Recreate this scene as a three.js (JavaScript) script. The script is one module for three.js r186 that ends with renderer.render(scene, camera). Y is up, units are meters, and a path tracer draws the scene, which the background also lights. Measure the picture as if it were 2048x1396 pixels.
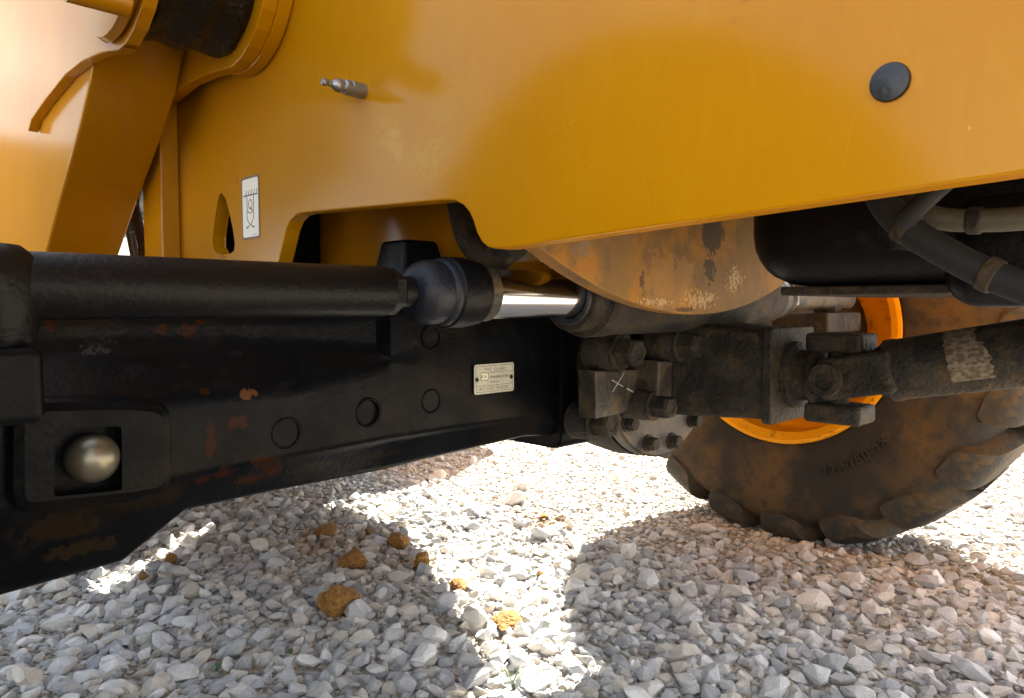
import * as THREE from 'three';
import { RoundedBoxGeometry } from 'three/addons/geometries/RoundedBoxGeometry.js';
import { mergeGeometries, mergeVertices, toCreasedNormals } from 'three/addons/utils/BufferGeometryUtils.js';
import { FontLoader } from 'three/addons/loaders/FontLoader.js';
import { TextGeometry } from 'three/addons/geometries/TextGeometry.js';

// ------------------------------------------------------------------ camera, sky, sun, exposure
// x = towards the machine's rear, y = up, z = towards the near side; origin under the front axle's centre
const scene = new THREE.Scene();
const FPX = 1450, W = 2048, H = 1396, HORIZON = 612;
const camera = new THREE.PerspectiveCamera(2 * Math.atan(H / 2 / FPX) * 180 / Math.PI, W / H, 0.01, 400);
camera.position.set(0.727, 0.51, 0.73);
const YAW = 45.5 * Math.PI / 180, PITCH = -Math.atan((H / 2 - HORIZON) / FPX);
camera.lookAt(camera.position.clone().add(new THREE.Vector3(-Math.sin(YAW) * Math.cos(PITCH), Math.sin(PITCH), -Math.cos(YAW) * Math.cos(PITCH))));
camera.updateMatrixWorld(true);
scene.add(camera);

const renderer = new THREE.WebGLRenderer({ antialias: true });
renderer.setSize(1024, 698);
renderer.toneMapping = THREE.LinearToneMapping;
renderer.toneMappingExposure = 7.8;
renderer.shadowMap.enabled = true;

const SUN_ELEV = 41 * Math.PI / 180, SUN_AZ = 29 * Math.PI / 180;
const sunDir = new THREE.Vector3(-Math.sin(SUN_AZ) * Math.cos(SUN_ELEV), Math.sin(SUN_ELEV), -Math.cos(SUN_AZ) * Math.cos(SUN_ELEV));
const sun = new THREE.DirectionalLight(new THREE.Color(1, 0.95, 0.86), 5);
sun.position.copy(sunDir).multiplyScalar(30);
sun.castShadow = true;
sun.shadow.mapSize.set(4096, 4096);
Object.assign(sun.shadow.camera, { left: -8, right: 8, top: 8, bottom: -8, near: 1, far: 70 });
scene.add(sun, sun.target);

// seeded random and noise
function rng(seed) { let s = seed >>> 0; return () => { s = (s + 0x6D2B79F5) >>> 0; let t = s; t = Math.imul(t ^ (t >>> 15), t | 1); t ^= t + Math.imul(t ^ (t >>> 7), t | 61); return ((t ^ (t >>> 14)) >>> 0) / 4294967296; }; }
const hash2 = (x, y, s) => { let h = Math.imul(x, 374761393) ^ Math.imul(y, 668265263) ^ Math.imul(s, 2246822519); h = Math.imul(h ^ (h >>> 13), 1274126177); return ((h ^ (h >>> 16)) >>> 0) / 4294967296; };
// value noise that wraps after `wrap` cells
function vnoise(x, y, s = 1, wrap = 1 << 20) {
  const ix = Math.floor(x), iy = Math.floor(y), fx = x - ix, fy = y - iy, u = fx * fx * (3 - 2 * fx), v = fy * fy * (3 - 2 * fy);
  const m = (n) => ((n % wrap) + wrap) % wrap, a = hash2(m(ix), m(iy), s), b = hash2(m(ix + 1), m(iy), s), c = hash2(m(ix), m(iy + 1), s), d = hash2(m(ix + 1), m(iy + 1), s);
  return a + (b - a) * u + (c - a) * v + (a - b - c + d) * u * v;
}
function fbm(x, y, oct = 4, s = 1, wrap = 1 << 20) { let a = 0.5, t = 0, n = 0; for (let i = 0; i < oct; i++) { t += a * vnoise(x, y, s + i, wrap); n += a; a *= 0.5; x *= 2; y *= 2; wrap *= 2; } return t / n; }
const mix = (a, b, t) => a + (b - a) * t, clamp01 = (x) => Math.min(1, Math.max(0, x));
const sstep = (a, b, x) => { const t = clamp01((x - a) / (b - a)); return t * t * (3 - 2 * t); };

{ // summer sky: pale towards the horizon and round the sun, thin broken cloud
  const w = 512, h = 256, data = new Float32Array(w * h * 4);
  for (let r = 0; r < h; r++) for (let c = 0; c < w; c++) {
    const up = ((r + 0.5) / h - 0.5) * Math.PI, round = ((c + 0.5) / w - 0.5) * 2 * Math.PI;
    const x = Math.cos(round) * Math.cos(up), y = Math.sin(up), z = Math.sin(round) * Math.cos(up);
    const cs = Math.max(0, x * sunDir.x + y * sunDir.y + z * sunDir.z);
    const e = Math.pow(1 - Math.max(0, y), 4.2), glow = 0.35 * Math.pow(cs, 6) + 1.1 * Math.pow(cs, 40);
    let cl = 0;
    if (y > 0.02) { const k = 1 / (y + 0.12); cl = sstep(0.5, 0.78, fbm(x * k * 1.6 + 9, z * k * 1.6 + 4, 5, 31)) * sstep(0.02, 0.2, y) * 0.75; }
    const base = [mix(0.175, 0.56, e), mix(0.215, 0.57, e), mix(0.275, 0.57, e)];
    for (let i = 0; i < 3; i++) data[(r * w + c) * 4 + i] = mix(base[i], [0.52, 0.52, 0.52][i], cl) + 0.6 * glow * [1, 0.93, 0.8][i];
    data[(r * w + c) * 4 + 3] = 1;
  }
  const sky = new THREE.DataTexture(data, w, h, THREE.RGBAFormat, THREE.FloatType);
  sky.mapping = THREE.EquirectangularReflectionMapping; sky.magFilter = THREE.LinearFilter; sky.needsUpdate = true;
  scene.background = sky; scene.environment = sky;
}

// ------------------------------------------------------------------ helpers
const V = (x, y, z) => new THREE.Vector3(x, y, z);
const creased = (g, a) => { g.scale(2000, 2000, 2000); const n = toCreasedNormals(g, a); n.scale(1 / 2000, 1 / 2000, 1 / 2000); return n; }; // it tells points apart by hundredths of a unit
// the point where the ray through photograph pixel (px, py) meets the plane axis = value
function P(px, py, axis, value) {
  const d = V((px - W / 2) / FPX, -(py - H / 2) / FPX, -1).transformDirection(camera.matrixWorld);
  const o = camera.position, t = (value - o[axis]) / d[axis];
  return o.clone().addScaledVector(d, t);
}
const XY = (px, py, z) => { const p = P(px, py, 'z', z); return [p.x, p.y]; };
const zAt = (px, x, py = HORIZON) => P(px, py, 'x', x).z;

const taken = new Map();
function numbered(name) { const n = taken.get(name) ?? 0; taken.set(name, n + 1); return n ? name + '_' + String(n).padStart(3, '0') : name; }
function shade(o) { o.castShadow = o.receiveShadow = true; return o; }
function top(o, name, label, category, group) { o.name = numbered(name); o.userData.label = label; o.userData.category = category; if (group) o.userData.group = group; scene.add(o); return o; }
function part(name, geo, mat, parent, label) { const m = shade(new THREE.Mesh(geo, mat)); m.name = name; if (label) m.userData.label = label; parent.add(m); return m; }

function boxUV(g) { // uv in metres from the dominant face direction
  const n = g.index ? g.toNonIndexed() : g, p = n.attributes.position, uv = new Float32Array(p.count * 2), a = V(), b = V(), c = V();
  if (!n.attributes.normal) n.computeVertexNormals();
  for (let i = 0; i < p.count; i += 3) {
    a.fromBufferAttribute(p, i); b.fromBufferAttribute(p, i + 1); c.fromBufferAttribute(p, i + 2);
    const f = b.clone().sub(a).cross(c.clone().sub(a)), x = Math.abs(f.x), y = Math.abs(f.y), z = Math.abs(f.z);
    [a, b, c].forEach((q, k) => { const s = z >= x && z >= y ? [q.x, q.y] : x >= y ? [q.z, q.y] : [q.x, q.z]; uv[(i + k) * 2] = s[0]; uv[(i + k) * 2 + 1] = s[1]; });
  }
  n.setAttribute('uv', new THREE.BufferAttribute(uv, 2));
  return n;
}
// polygon with rounded corners, always `seg`+1 points for each corner
function rounded(pts, r, seg = 4) {
  const out = [], n = pts.length;
  for (let i = 0; i < n; i++) {
    const p = pts[i], a = pts[(i + n - 1) % n], b = pts[(i + 1) % n], rr = p[2] ?? r;
    const da = Math.hypot(a[0] - p[0], a[1] - p[1]), db = Math.hypot(b[0] - p[0], b[1] - p[1]), k = Math.min(rr, da * 0.48, db * 0.48);
    const s = [p[0] + (a[0] - p[0]) / da * k, p[1] + (a[1] - p[1]) / da * k], e = [p[0] + (b[0] - p[0]) / db * k, p[1] + (b[1] - p[1]) / db * k];
    for (let j = 0; j <= seg; j++) { const t = j / seg, q = 1 - t; out.push([q * q * s[0] + 2 * q * t * p[0] + t * t * e[0], q * q * s[1] + 2 * q * t * p[1] + t * t * e[1]]); }
  }
  return out;
}
const shapeOf = (pts) => new THREE.Shape(pts.map((p) => new THREE.Vector2(p[0], p[1])));
// flat plate: outline in (x, y), standing between two z planes
function plateZ(pts, z0, z1, bevel = 0.0012, holes = []) {
  const s = shapeOf(pts); for (const h of holes) s.holes.push(new THREE.Path(h.map((p) => new THREE.Vector2(p[0], p[1]))));
  const g = new THREE.ExtrudeGeometry(s, { depth: z1 - z0 - 2 * bevel, bevelEnabled: bevel > 0, bevelSize: bevel, bevelThickness: bevel, bevelOffset: -bevel, bevelSegments: 2, curveSegments: 8 });
  g.translate(0, 0, z0 + bevel);
  return boxUV(g);
}
// flat plate: outline in (z, y), standing between two x planes
function plateX(pts, x0, x1, bevel = 0.0012, holes = []) {
  const fl = (q) => q.map(([z, y]) => [-z, y]), g = plateZ(fl(pts), x0, x1, bevel, holes.map(fl));
  g.rotateY(Math.PI / 2);
  return boxUV(g);
}
// loft through sections with the same number of points; closed rings and flat caps
function loft(rings, crease = 0.6) {
  const n = rings[0].length, pos = [], idx = [];
  for (const r of rings) for (const p of r) pos.push(p.x, p.y, p.z);
  for (let i = 0; i < rings.length - 1; i++) for (let j = 0; j < n; j++) { const a = i * n + j, b = i * n + (j + 1) % n, c = a + n, d = b + n; idx.push(a, b, c, b, d, c); }
  for (const [i, flip] of [[0, true], [rings.length - 1, false]]) {
    const c = rings[i].reduce((s, p) => s.add(p), V()).divideScalar(n), k = pos.length / 3; pos.push(c.x, c.y, c.z);
    for (let j = 0; j < n; j++) { const a = i * n + j, b = i * n + (j + 1) % n; flip ? idx.push(k, b, a) : idx.push(k, a, b); }
  }
  const g = new THREE.BufferGeometry(); g.setAttribute('position', new THREE.Float32BufferAttribute(pos, 3)); g.setIndex(idx);
  return boxUV(creased(g, crease));
}
// body of revolution: profile [[radius, along]...] about an axis through `at`
function turned(profile, axis, at, seg = 40, crease = 0.5) {
  const g0 = new THREE.LatheGeometry(profile.map(([r, a]) => new THREE.Vector2(Math.max(r, 1e-5), a)), seg);
  g0.deleteAttribute('uv'); g0.deleteAttribute('normal');
  const g = creased(mergeVertices(g0, 1e-7), crease);
  const dir = typeof axis === 'string' ? V(axis === 'x', axis === 'y', axis === 'z') : axis.clone().normalize();
  g.applyQuaternion(new THREE.Quaternion().setFromUnitVectors(V(0, 1, 0), dir)); g.translate(at.x, at.y, at.z);
  return boxUV(g);
}
function prismHex(r, len, axis, at, chamfer = 0.12) { // bolt head or nut
  const p = [[0, 0], [r, 0], [r, len * 0.86], [r * (1 - chamfer), len], [0, len]];
  return turned(p, axis, at, 6, 0.3);
}
function tube(pts, r, seg = 48, rad = 14) { return boxUV(new THREE.TubeGeometry(new THREE.CatmullRomCurve3(pts), seg, r, rad, false)); }
function rbox(x0, x1, y0, y1, z0, z1, r = 0.004) {
  const g = new RoundedBoxGeometry(x1 - x0, y1 - y0, z1 - z0, 3, Math.min(r, (x1 - x0) / 2.01, (y1 - y0) / 2.01, (z1 - z0) / 2.01));
  g.translate((x0 + x1) / 2, (y0 + y1) / 2, (z0 + z1) / 2);
  return boxUV(g);
}

// ------------------------------------------------------------------ textures and materials
function tex(w, h, fn, srgb = true, metres = 1) {
  const d = new Uint8Array(w * h * 4);
  for (let y = 0; y < h; y++) for (let x = 0; x < w; x++) { const c = fn(x / w, y / h, x, y), i = (y * w + x) * 4; d[i] = clamp01(c[0]) * 255; d[i + 1] = clamp01(c[1]) * 255; d[i + 2] = clamp01(c[2]) * 255; d[i + 3] = c[3] === undefined ? 255 : clamp01(c[3]) * 255; }
  const t = new THREE.DataTexture(d, w, h); t.wrapS = t.wrapT = THREE.RepeatWrapping; t.magFilter = THREE.LinearFilter; t.minFilter = THREE.LinearMipmapLinearFilter; t.generateMipmaps = true;
  if (srgb) t.colorSpace = THREE.SRGBColorSpace;
  t.repeat.set(1 / metres, 1 / metres); t.needsUpdate = true;
  return t;
}
const grey = (v) => [v, v, v];
const hex = (h) => { const c = new THREE.Color(h); return [c.r, c.g, c.b].map((v) => v <= 0.0031308 ? v * 12.92 : 1.055 * Math.pow(v, 1 / 2.4) - 0.055); };
const lerp3 = (a, b, t) => [mix(a[0], b[0], t), mix(a[1], b[1], t), mix(a[2], b[2], t)];
const YEL = hex('#b07800'), DUST = hex('#b89a5e'), MUD = hex('#6b4a22'), RUST = hex('#8a4218'), CLAY = hex('#a9742f');

const peelBump = tex(512, 512, (u, v) => grey(fbm(u * 110, v * 110, 2, 3, 110)), false, 0.25);
const waveBump = tex(512, 512, (u, v) => grey(0.9 * fbm(u * 7, v * 7, 3, 4, 7) + 0.1 * fbm(u * 130, v * 130, 2, 6, 130)), false, 0.5);
const castBump = tex(512, 512, (u, v) => grey(0.55 * fbm(u * 46, v * 46, 3, 5, 46) + 0.45 * Math.pow(vnoise(u * 90, v * 90, 9, 90), 2)), false, 0.22);
const scuffRough = (lo, hi, seed, metres) => tex(512, 512, (u, v) => grey(mix(lo, hi, sstep(0.3, 0.75, fbm(u * 10, v * 10, 6, seed, 10)))), false, metres);
const yellowMap = tex(1024, 1024, (u, v) => {
  const n = fbm(u * 6, v * 6, 5, 11, 6), st = fbm(u * 90, v * 7, 3, 13, 7), sp = vnoise(u * 220, v * 220, 17, 220);
  let c = lerp3(YEL, [YEL[0] * 0.93, YEL[1] * 0.9, YEL[2]], n);
  c = lerp3(c, DUST, 0.07 * sstep(0.5, 0.9, st) * sstep(0.4, 0.8, n));
  if (sp > 0.985) c = lerp3(c, MUD, 0.55);
  return c;
}, true, 0.8);
const blackMap = tex(512, 512, (u, v) => {
  const n = fbm(u * 8, v * 8, 5, 41, 8), k = fbm(u * 30, v * 30, 4, 43, 30);
  let c = lerp3([0.05, 0.05, 0.055], [0.08, 0.078, 0.075], n); c = lerp3(c, [0.2, 0.19, 0.17], 0.3 * sstep(0.66, 0.82, k)); return c;
}, true, 0.3);
const grimeMap = tex(512, 512, (u, v) => { // grey-brown oily grime with dry mud
  const n = fbm(u * 6, v * 6, 6, 51, 6), k = fbm(u * 22, v * 22, 5, 53, 22);
  let c = lerp3([0.13, 0.12, 0.105], [0.25, 0.22, 0.185], n); c = lerp3(c, hex('#4a3820'), 0.7 * sstep(0.45, 0.75, k)); c = lerp3(c, [0.08, 0.07, 0.065], 0.6 * sstep(0.55, 0.7, fbm(u * 9 + 3, v * 9, 5, 57, 9))); return c;
}, true, 0.22);
const tyreMap = tex(1024, 1024, (u, v) => {
  const n = fbm(u * 5, v * 5, 6, 61, 5), k = fbm(u * 26, v * 26, 5, 63, 26);
  let c = lerp3([0.13, 0.12, 0.11], [0.2, 0.175, 0.15], n); c = lerp3(c, hex('#5a4120'), 0.7 * sstep(0.42, 0.68, 0.6 * n + 0.4 * k)); c = lerp3(c, [0.14, 0.13, 0.12], 0.4 * sstep(0.5, 0.8, k)); return c;
}, true, 0.5);
const tyreBump = tex(512, 512, (u, v) => grey(fbm(u * 40, v * 40, 4, 66, 40)), false, 0.25);

const phys = (o) => new THREE.MeshPhysicalMaterial(o), std = (o) => new THREE.MeshStandardMaterial(o);
const M = {
  yellow: phys({ map: yellowMap, specularIntensity: 0.08, roughness: 0.6, bumpMap: waveBump, bumpScale: 0.0006, clearcoat: 0.38, clearcoatRoughness: 0.14 }),
  orange: phys({ map: tex(512, 512, (u, v) => { const n = fbm(u * 9, v * 9, 5, 15, 9), k = fbm(u * 40, v * 40, 4, 16, 40); return lerp3(lerp3(hex('#e09a00'), hex('#c98400'), n), MUD, 0.5 * sstep(0.66, 0.8, k)); }, true, 0.5), specularIntensity: 0.3, roughness: 0.5, clearcoat: 0.15, clearcoatRoughness: 0.25, bumpMap: peelBump, bumpScale: 0.0004 }),
  black: phys({ map: blackMap, color: new THREE.Color(0.7, 0.75, 0.85), roughness: 0.42, roughnessMap: scuffRough(0.7, 1, 73, 0.2), bumpMap: castBump, bumpScale: 0.0003, specularIntensity: 0.11 }),
  satinBlack: phys({ map: blackMap, color: new THREE.Color(0.6, 0.6, 0.66), specularIntensity: 0.25, roughness: 0.42, bumpMap: peelBump, bumpScale: 0.0003 }),
  grime: phys({ map: grimeMap, color: new THREE.Color(0.75, 0.74, 0.72), specularIntensity: 0.5, roughness: 0.75, bumpMap: castBump, bumpScale: 0.0018 }),
  greySteel: std({ map: grimeMap, color: new THREE.Color(1.4, 1.37, 1.33), roughness: 0.55, metalness: 0.25, bumpMap: castBump, bumpScale: 0.0008 }),
  steel: std({ color: new THREE.Color(0.26, 0.26, 0.25), metalness: 0.85, roughness: 0.36, bumpMap: peelBump, bumpScale: 0.0002 }),
  chrome: std({ color: new THREE.Color(0.72, 0.72, 0.72), metalness: 1, roughness: 0.14 }),
  dome: std({ color: new THREE.Color(0.17, 0.155, 0.115), metalness: 0.8, roughness: 0.36 }),
  rubber: std({ color: new THREE.Color(0.012, 0.013, 0.016), roughness: 0.5, bumpMap: peelBump, bumpScale: 0.0003 }),
  boot: phys({ color: new THREE.Color(0.007, 0.008, 0.012), specularIntensity: 0.5, roughness: 0.46, bumpMap: peelBump, bumpScale: 0.0004 }),
  grease: phys({ color: new THREE.Color(0.01, 0.007, 0.004), specularIntensity: 0.5, roughness: 0.4, bumpMap: castBump, bumpScale: 0.002 }),
  tyre: phys({ map: tyreMap, specularIntensity: 0.5, roughness: 0.82, bumpMap: tyreBump, bumpScale: 0.0012 }),
  lug: phys({ map: tex(512, 512, (u, v) => { const n = fbm(u * 7, v * 7, 6, 81, 7), k = fbm(u * 30, v * 30, 4, 83, 30); return lerp3(lerp3([0.13, 0.125, 0.115], [0.24, 0.225, 0.2], n), hex('#5a4120'), 0.6 * sstep(0.42, 0.7, 0.5 * n + 0.5 * k)); }, true, 0.4), specularIntensity: 0.6, roughness: 0.75, bumpMap: tyreBump, bumpScale: 0.0012 }),
  hose: std({ map: blackMap, color: new THREE.Color(0.7, 0.65, 0.6), roughness: 0.8 }),
  dullHose: std({ color: new THREE.Color(0.055, 0.05, 0.03), roughness: 0.6, bumpMap: peelBump, bumpScale: 0.0003 }),
};

// ------------------------------------------------------------------ ground
const inTrack = (x, z) => fbm(x * 1.3 + 5, z * 1.3 + 2, 4, 91);           // patches of packed dust
const groundHeight = (x, z) => -0.012 + 0.022 * (fbm(x * 1.9, z * 1.9, 3, 95) - 0.5) + 0.006 * (fbm(x * 14, z * 14, 2, 97) - 0.5);
const groundMap = tex(1024, 1024, (u, v) => {
  const n = fbm(u * 7, v * 7, 6, 101, 7), k = vnoise(u * 190, v * 190, 103, 190), f = fbm(u * 70, v * 70, 3, 105, 70);
  let c = lerp3(hex('#aca08f'), hex('#c3b9a5'), n); c = lerp3(c, hex('#ddd7ca'), 0.5 * sstep(0.6, 0.9, k)); c = lerp3(c, hex('#6f675c'), 0.55 * sstep(0.58, 0.8, f)); c = lerp3(c, hex('#a98a5c'), 0.4 * sstep(0.55, 0.75, n)); return c;
}, true, 0.9);
const groundBump = tex(512, 512, (u, v) => grey(0.5 * fbm(u * 60, v * 60, 3, 107, 60) + 0.5 * Math.pow(vnoise(u * 110, v * 110, 109, 110), 2)), false, 0.7);
let ground;
{
  const near = new THREE.PlaneGeometry(14, 14, 360, 360).rotateX(-Math.PI / 2); near.translate(-2.5, 0, -2.5);
  const p = near.attributes.position;
  for (let i = 0; i < p.count; i++) { const x = p.getX(i), z = p.getZ(i), e = sstep(7, 5.5, Math.max(Math.abs(x + 2.5), Math.abs(z + 2.5))); p.setY(i, mix(-0.012, groundHeight(x, z), e)); }
  near.computeVertexNormals();
  const ring = new THREE.RingGeometry(7, 300, 4, 8); // the yard beyond, one sheet with the near part
  const sh = new THREE.Shape([[-300, -300], [300, -300], [300, 300], [-300, 300]].map((q) => new THREE.Vector2(...q)));
  sh.holes.push(new THREE.Path([[-9.5, -4.5], [-9.5, 9.5], [4.5, 9.5], [4.5, -4.5]].map((q) => new THREE.Vector2(...q))));
  const far = new THREE.ShapeGeometry(sh).rotateX(-Math.PI / 2); far.translate(0, -0.012, 0); ring.dispose();
  const uvOf = (g) => { const q = g.attributes.position, uv = new Float32Array(q.count * 2); for (let i = 0; i < q.count; i++) { uv[2 * i] = q.getX(i); uv[2 * i + 1] = q.getZ(i); } g.setAttribute('uv', new THREE.BufferAttribute(uv, 2)); return g.toNonIndexed(); };
  ground = shade(new THREE.Mesh(mergeGeometries([uvOf(near), uvOf(far)]), std({ map: groundMap, roughness: 0.95, bumpMap: groundBump, bumpScale: 0.006 })));
  ground.name = 'ground'; ground.userData.kind = 'structure'; ground.userData.label = 'dusty grey gravel yard with patches of tan dirt'; scene.add(ground);
}
// ------------------------------------------------------------------ gravel
function stoneGeo(seed, detail, cuts, crease = 0.38) {
  const r = rng(seed), g0 = new THREE.IcosahedronGeometry(1, detail); g0.deleteAttribute('uv'); g0.deleteAttribute('normal');
  const g = mergeVertices(g0, 1e-5), p = g.attributes.position, planes = [];
  for (let k = 0; k < cuts; k++) { const n = V(r() * 2 - 1, r() * 2 - 1, r() * 2 - 1).normalize(); planes.push([n, 0.5 + 0.35 * r()]); }
  const q = V();
  for (let i = 0; i < p.count; i++) {
    q.fromBufferAttribute(p, i);
    for (let it = 0; it < 3; it++) for (const [n, d] of planes) { const e = q.dot(n) - d; if (e > 0) q.addScaledVector(n, -e); }
    const k = 1 + 0.05 * (fbm(q.x * 3 + q.z * 2 + seed, q.y * 3 - q.z, 3, 7) - 0.5);
    p.setXYZ(i, q.x * k, q.y * k, q.z * k);
  }
  return boxUV(creased(g, crease));
}
const stoneMap = tex(512, 512, (u, v) => { const n = fbm(u * 3, v * 3, 6, 111, 3), k = vnoise(u * 60, v * 60, 113, 60), s = fbm(u * 4, v * 26, 3, 117, 4); return grey(mix(0.85, 1.04, n) - 0.12 * sstep(0.75, 0.95, k) - 0.1 * sstep(0.62, 0.8, s)); }, true, 1.7);
const stoneBump = tex(256, 256, (u, v) => grey(fbm(u * 14, v * 14, 4, 119, 14)), false, 1.2);
const stoneMat = std({ map: stoneMap, roughness: 0.9, bumpMap: stoneBump, bumpScale: 0.0012 });
const stoneTints = ['#a6a5a2', '#b3b1ad', '#9b9b9a', '#b8b4ad', '#a9a6a1', '#c2bfb9', '#90908f', '#b1aa9e', '#aca497'].map((h) => new THREE.Color(h).multiplyScalar(1.5));
const bigGeos = Array.from({ length: 14 }, (_, i) => stoneGeo(400 + i, 7, 15 + (i % 7), 0.3)), smallGeos = Array.from({ length: 8 }, (_, i) => stoneGeo(600 + i, 3, 12, 0.3));
{
  const r = rng(77), list = [];
  const inv = camera.matrixWorldInverse, q = V();
  const seen = (x, z, m) => { q.set(x, 0, z).applyMatrix4(inv); const d = -q.z; if (d < 0.55) return 0; const u = Math.abs(q.x / d) * FPX / (W / 2); return u < 1 + m ? d : 0; };
  // jittered grids: spacing, radius range, reach, share kept, sink
  const layer = (step, r0, r1, dmin, dmax, keep, lift, margin = 0.35) => {
    for (let x = -9; x < 4; x += step) for (let z = -9; z < 1.6; z += step) {
      const jx = x + (r() - 0.5) * step * 0.95, jz = z + (r() - 0.5) * step * 0.95, d = seen(jx, jz, margin), a = r(), b = r(), c = r(), e = r();
      if (!d || d < dmin || d > dmax) continue;
      const dust = inTrack(jx, jz), k = keep(jx, jz, d, dust);
      if (a > k) continue;
      const rad = r0 + (r1 - r0) * Math.pow(b, 1.8), y = groundHeight(jx, jz) + rad * lift + (c - 0.5) * rad * 0.5;
      list.push({ x: jx, y, z: jz, rad, d, e, big: rad > 0.009 });
    }
  };
  // loose stone lies deep near the camera, packed dust shows further on and in the wheel track
  const loose = (x, z, d, dust) => mix(1, 0.14, sstep(0.44, 0.54, dust) * sstep(1.2, 1.8, d)) * mix(1, 0.5, sstep(1.7, 2.5, d));
  layer(0.0205, 0.009, 0.0185, 0, 3.4, loose, 0.15);
  layer(0.044, 0.013, 0.026, 0, 2.2, (x, z, d, u) => 0.5 * loose(x, z, d, u), 0.36);
  layer(0.05, 0.012, 0.024, 2.2, 3.4, (x, z, d, u) => 0.3 * loose(x, z, d, u), 0.4);
  layer(0.016, 0.004, 0.0095, 0, 2.6, (x, z, d) => mix(0.5, 0.85, sstep(1, 1.5, d)), 0.3);
  layer(0.0085, 0.0018, 0.0048, 0.9, 2.3, () => 0.7, 0.4, 0.1);
  layer(0.042, 0.008, 0.022, 3.2, 9, (x, z, d) => 0.5 * sstep(9, 5, d) + 0.08, 0.3);
  layer(0.022, 0.004, 0.009, 2.6, 5, () => 0.45, 0.3);
  list.sort((a, b) => b.rad / b.d - a.rad / a.d);
  const clayDust = [[660, 1075, 0.13], [1075, 1035, 0.12], [690, 1210, 0.06], [1010, 1240, 0.05], [830, 1110, 0.06]].map(([a, b, r]) => [P(a, b, 'y', 0), r]);
  const m4 = new THREE.Matrix4(), eu = new THREE.Euler(), qt = new THREE.Quaternion(), tint = (s) => { const c = stoneTints[Math.floor(s.e * 997) % stoneTints.length].clone(), dirt = sstep(0.5, 0.62, fbm(s.x * 2.1 + 3, s.z * 2.1, 4, 131)); for (const [q0, rr] of clayDust) { const dd = Math.hypot(s.x - q0.x, s.z - q0.z) / rr; if (dd < 1.3) c.lerp(new THREE.Color('#a97f45'), 0.6 * sstep(1.3, 0.2, dd) * sstep(0.35, 0.65, fbm(s.x * 40, s.z * 40, 3, 137))); } c.lerp(new THREE.Color('#b79c78'), 0.16 * dirt * sstep(1.0, 1.6, s.d)); return c.multiplyScalar(0.7 + 0.42 * ((s.e * 7919) % 1)); };
  const place = (s) => { const rr = rng(Math.floor(s.e * 1e9)); eu.set((rr() - 0.5) * 0.9, rr() * 6.283, (rr() - 0.5) * 0.9); qt.setFromEuler(eu); return m4.compose(V(s.x, s.y, s.z), qt, V(s.rad * (1 + 0.6 * rr()), s.rad * (0.52 + 0.38 * rr()), s.rad * (0.8 + 0.4 * rr()))).clone(); };
  // the 300 stones that show largest are pieces of the ground; the rest is loose gravel
  const mats = stoneTints.map((c) => { const m = stoneMat.clone(); m.color.copy(c); return m; });
  let n = 0, i = 0; const rest = [];
  for (const s of list) {
    q.set(s.x, s.y, s.z).applyMatrix4(inv); const d = -q.z, u = Math.abs(q.x / d) * FPX / (W / 2), v = -q.y / d * FPX + H / 2;
    if (n < 300 && u < 1 && v < 1380) { const m = part('stone', bigGeos[n % bigGeos.length], mats[n % mats.length], ground); m.applyMatrix4(place(s)); n++; } else rest.push(s);
    i++;
  }
  const gravel = new THREE.Group(); gravel.userData.kind = 'stuff'; top(gravel, 'gravel', 'loose crushed pale grey limestone gravel covering the yard', 'gravel');
  const fill = (geos, want) => { const sub = rest.filter((s) => s.big === want); geos.forEach((g, k) => { const own = sub.filter((_, j) => j % geos.length === k), im = shade(new THREE.InstancedMesh(g, stoneMat, own.length)); im.name = 'crushed_stone'; im.userData.kind = 'stuff'; own.forEach((s, j) => { im.setMatrixAt(j, place(s)); im.setColorAt(j, tint(s)); }); gravel.add(im); }); };
  fill(bigGeos, true); fill(smallGeos, false);
  console.log('stones', list.length);
}
// ------------------------------------------------------------------ the machine
const machine = new THREE.Group();
top(machine, 'backhoe_loader', 'yellow and black backhoe loader standing on the gravel, front axle and chassis side in view', 'backhoe loader');

// colour map laid over a flat part in metres, with stains copied from the photograph
function stained(u0, u1, v0, v1, w, h, base, stains) {
  const t = tex(w, h, (u, v) => {
    const a = mix(u0, u1, u), b = mix(v0, v1, v); let c = base(a, b);
    for (const s of stains) {
      const dx = (a - s.at[0]) / s.rx, dy = (b - s.at[1]) / s.ry, d = dx * dx + dy * dy; if (d > 3) continue;
      const e = s.grain ?? 300, n = fbm(a * e + s.at[0] * 99, b * e, 4, 7), m = sstep(0.0, 0.3, 1.25 - d * 0.75 - (n - 0.25) * 2.0 * (s.rough ?? 1)); c = lerp3(c, s.color, m * (s.a ?? 1));
    }
    return c;
  });
  t.repeat.set(1 / (u1 - u0), 1 / (v1 - v0)); t.offset.set(-u0 / (u1 - u0), -v0 / (v1 - v0));
  return t;
}
const ZC = 0.33, TH = 0.018;                       // near face and thickness of the chassis side plate
const B0 = XY(1010, 497, ZC), B1 = XY(2048, 345, ZC), slope = (B1[1] - B0[1]) / (B1[0] - B0[0]);
const outline = [
  [2.2, B0[1] + slope * (1.0 - B0[0])], [1.0, B0[1] + slope * (1.0 - B0[0])],
  ...[[1010, 497], [990, 497.5], [975, 494], [963, 484], [953, 465], [946, 442], [938, 424], [926, 410], [911, 402], [893, 400], [605, 426], [591, 430], [580, 441], [573, 458], [557, 525], [545, 575]].map(([a, b]) => XY(a, b, ZC)),
  [-0.43, 0.51], [-0.43, 1.08], [2.2, 1.08],
];
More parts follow.
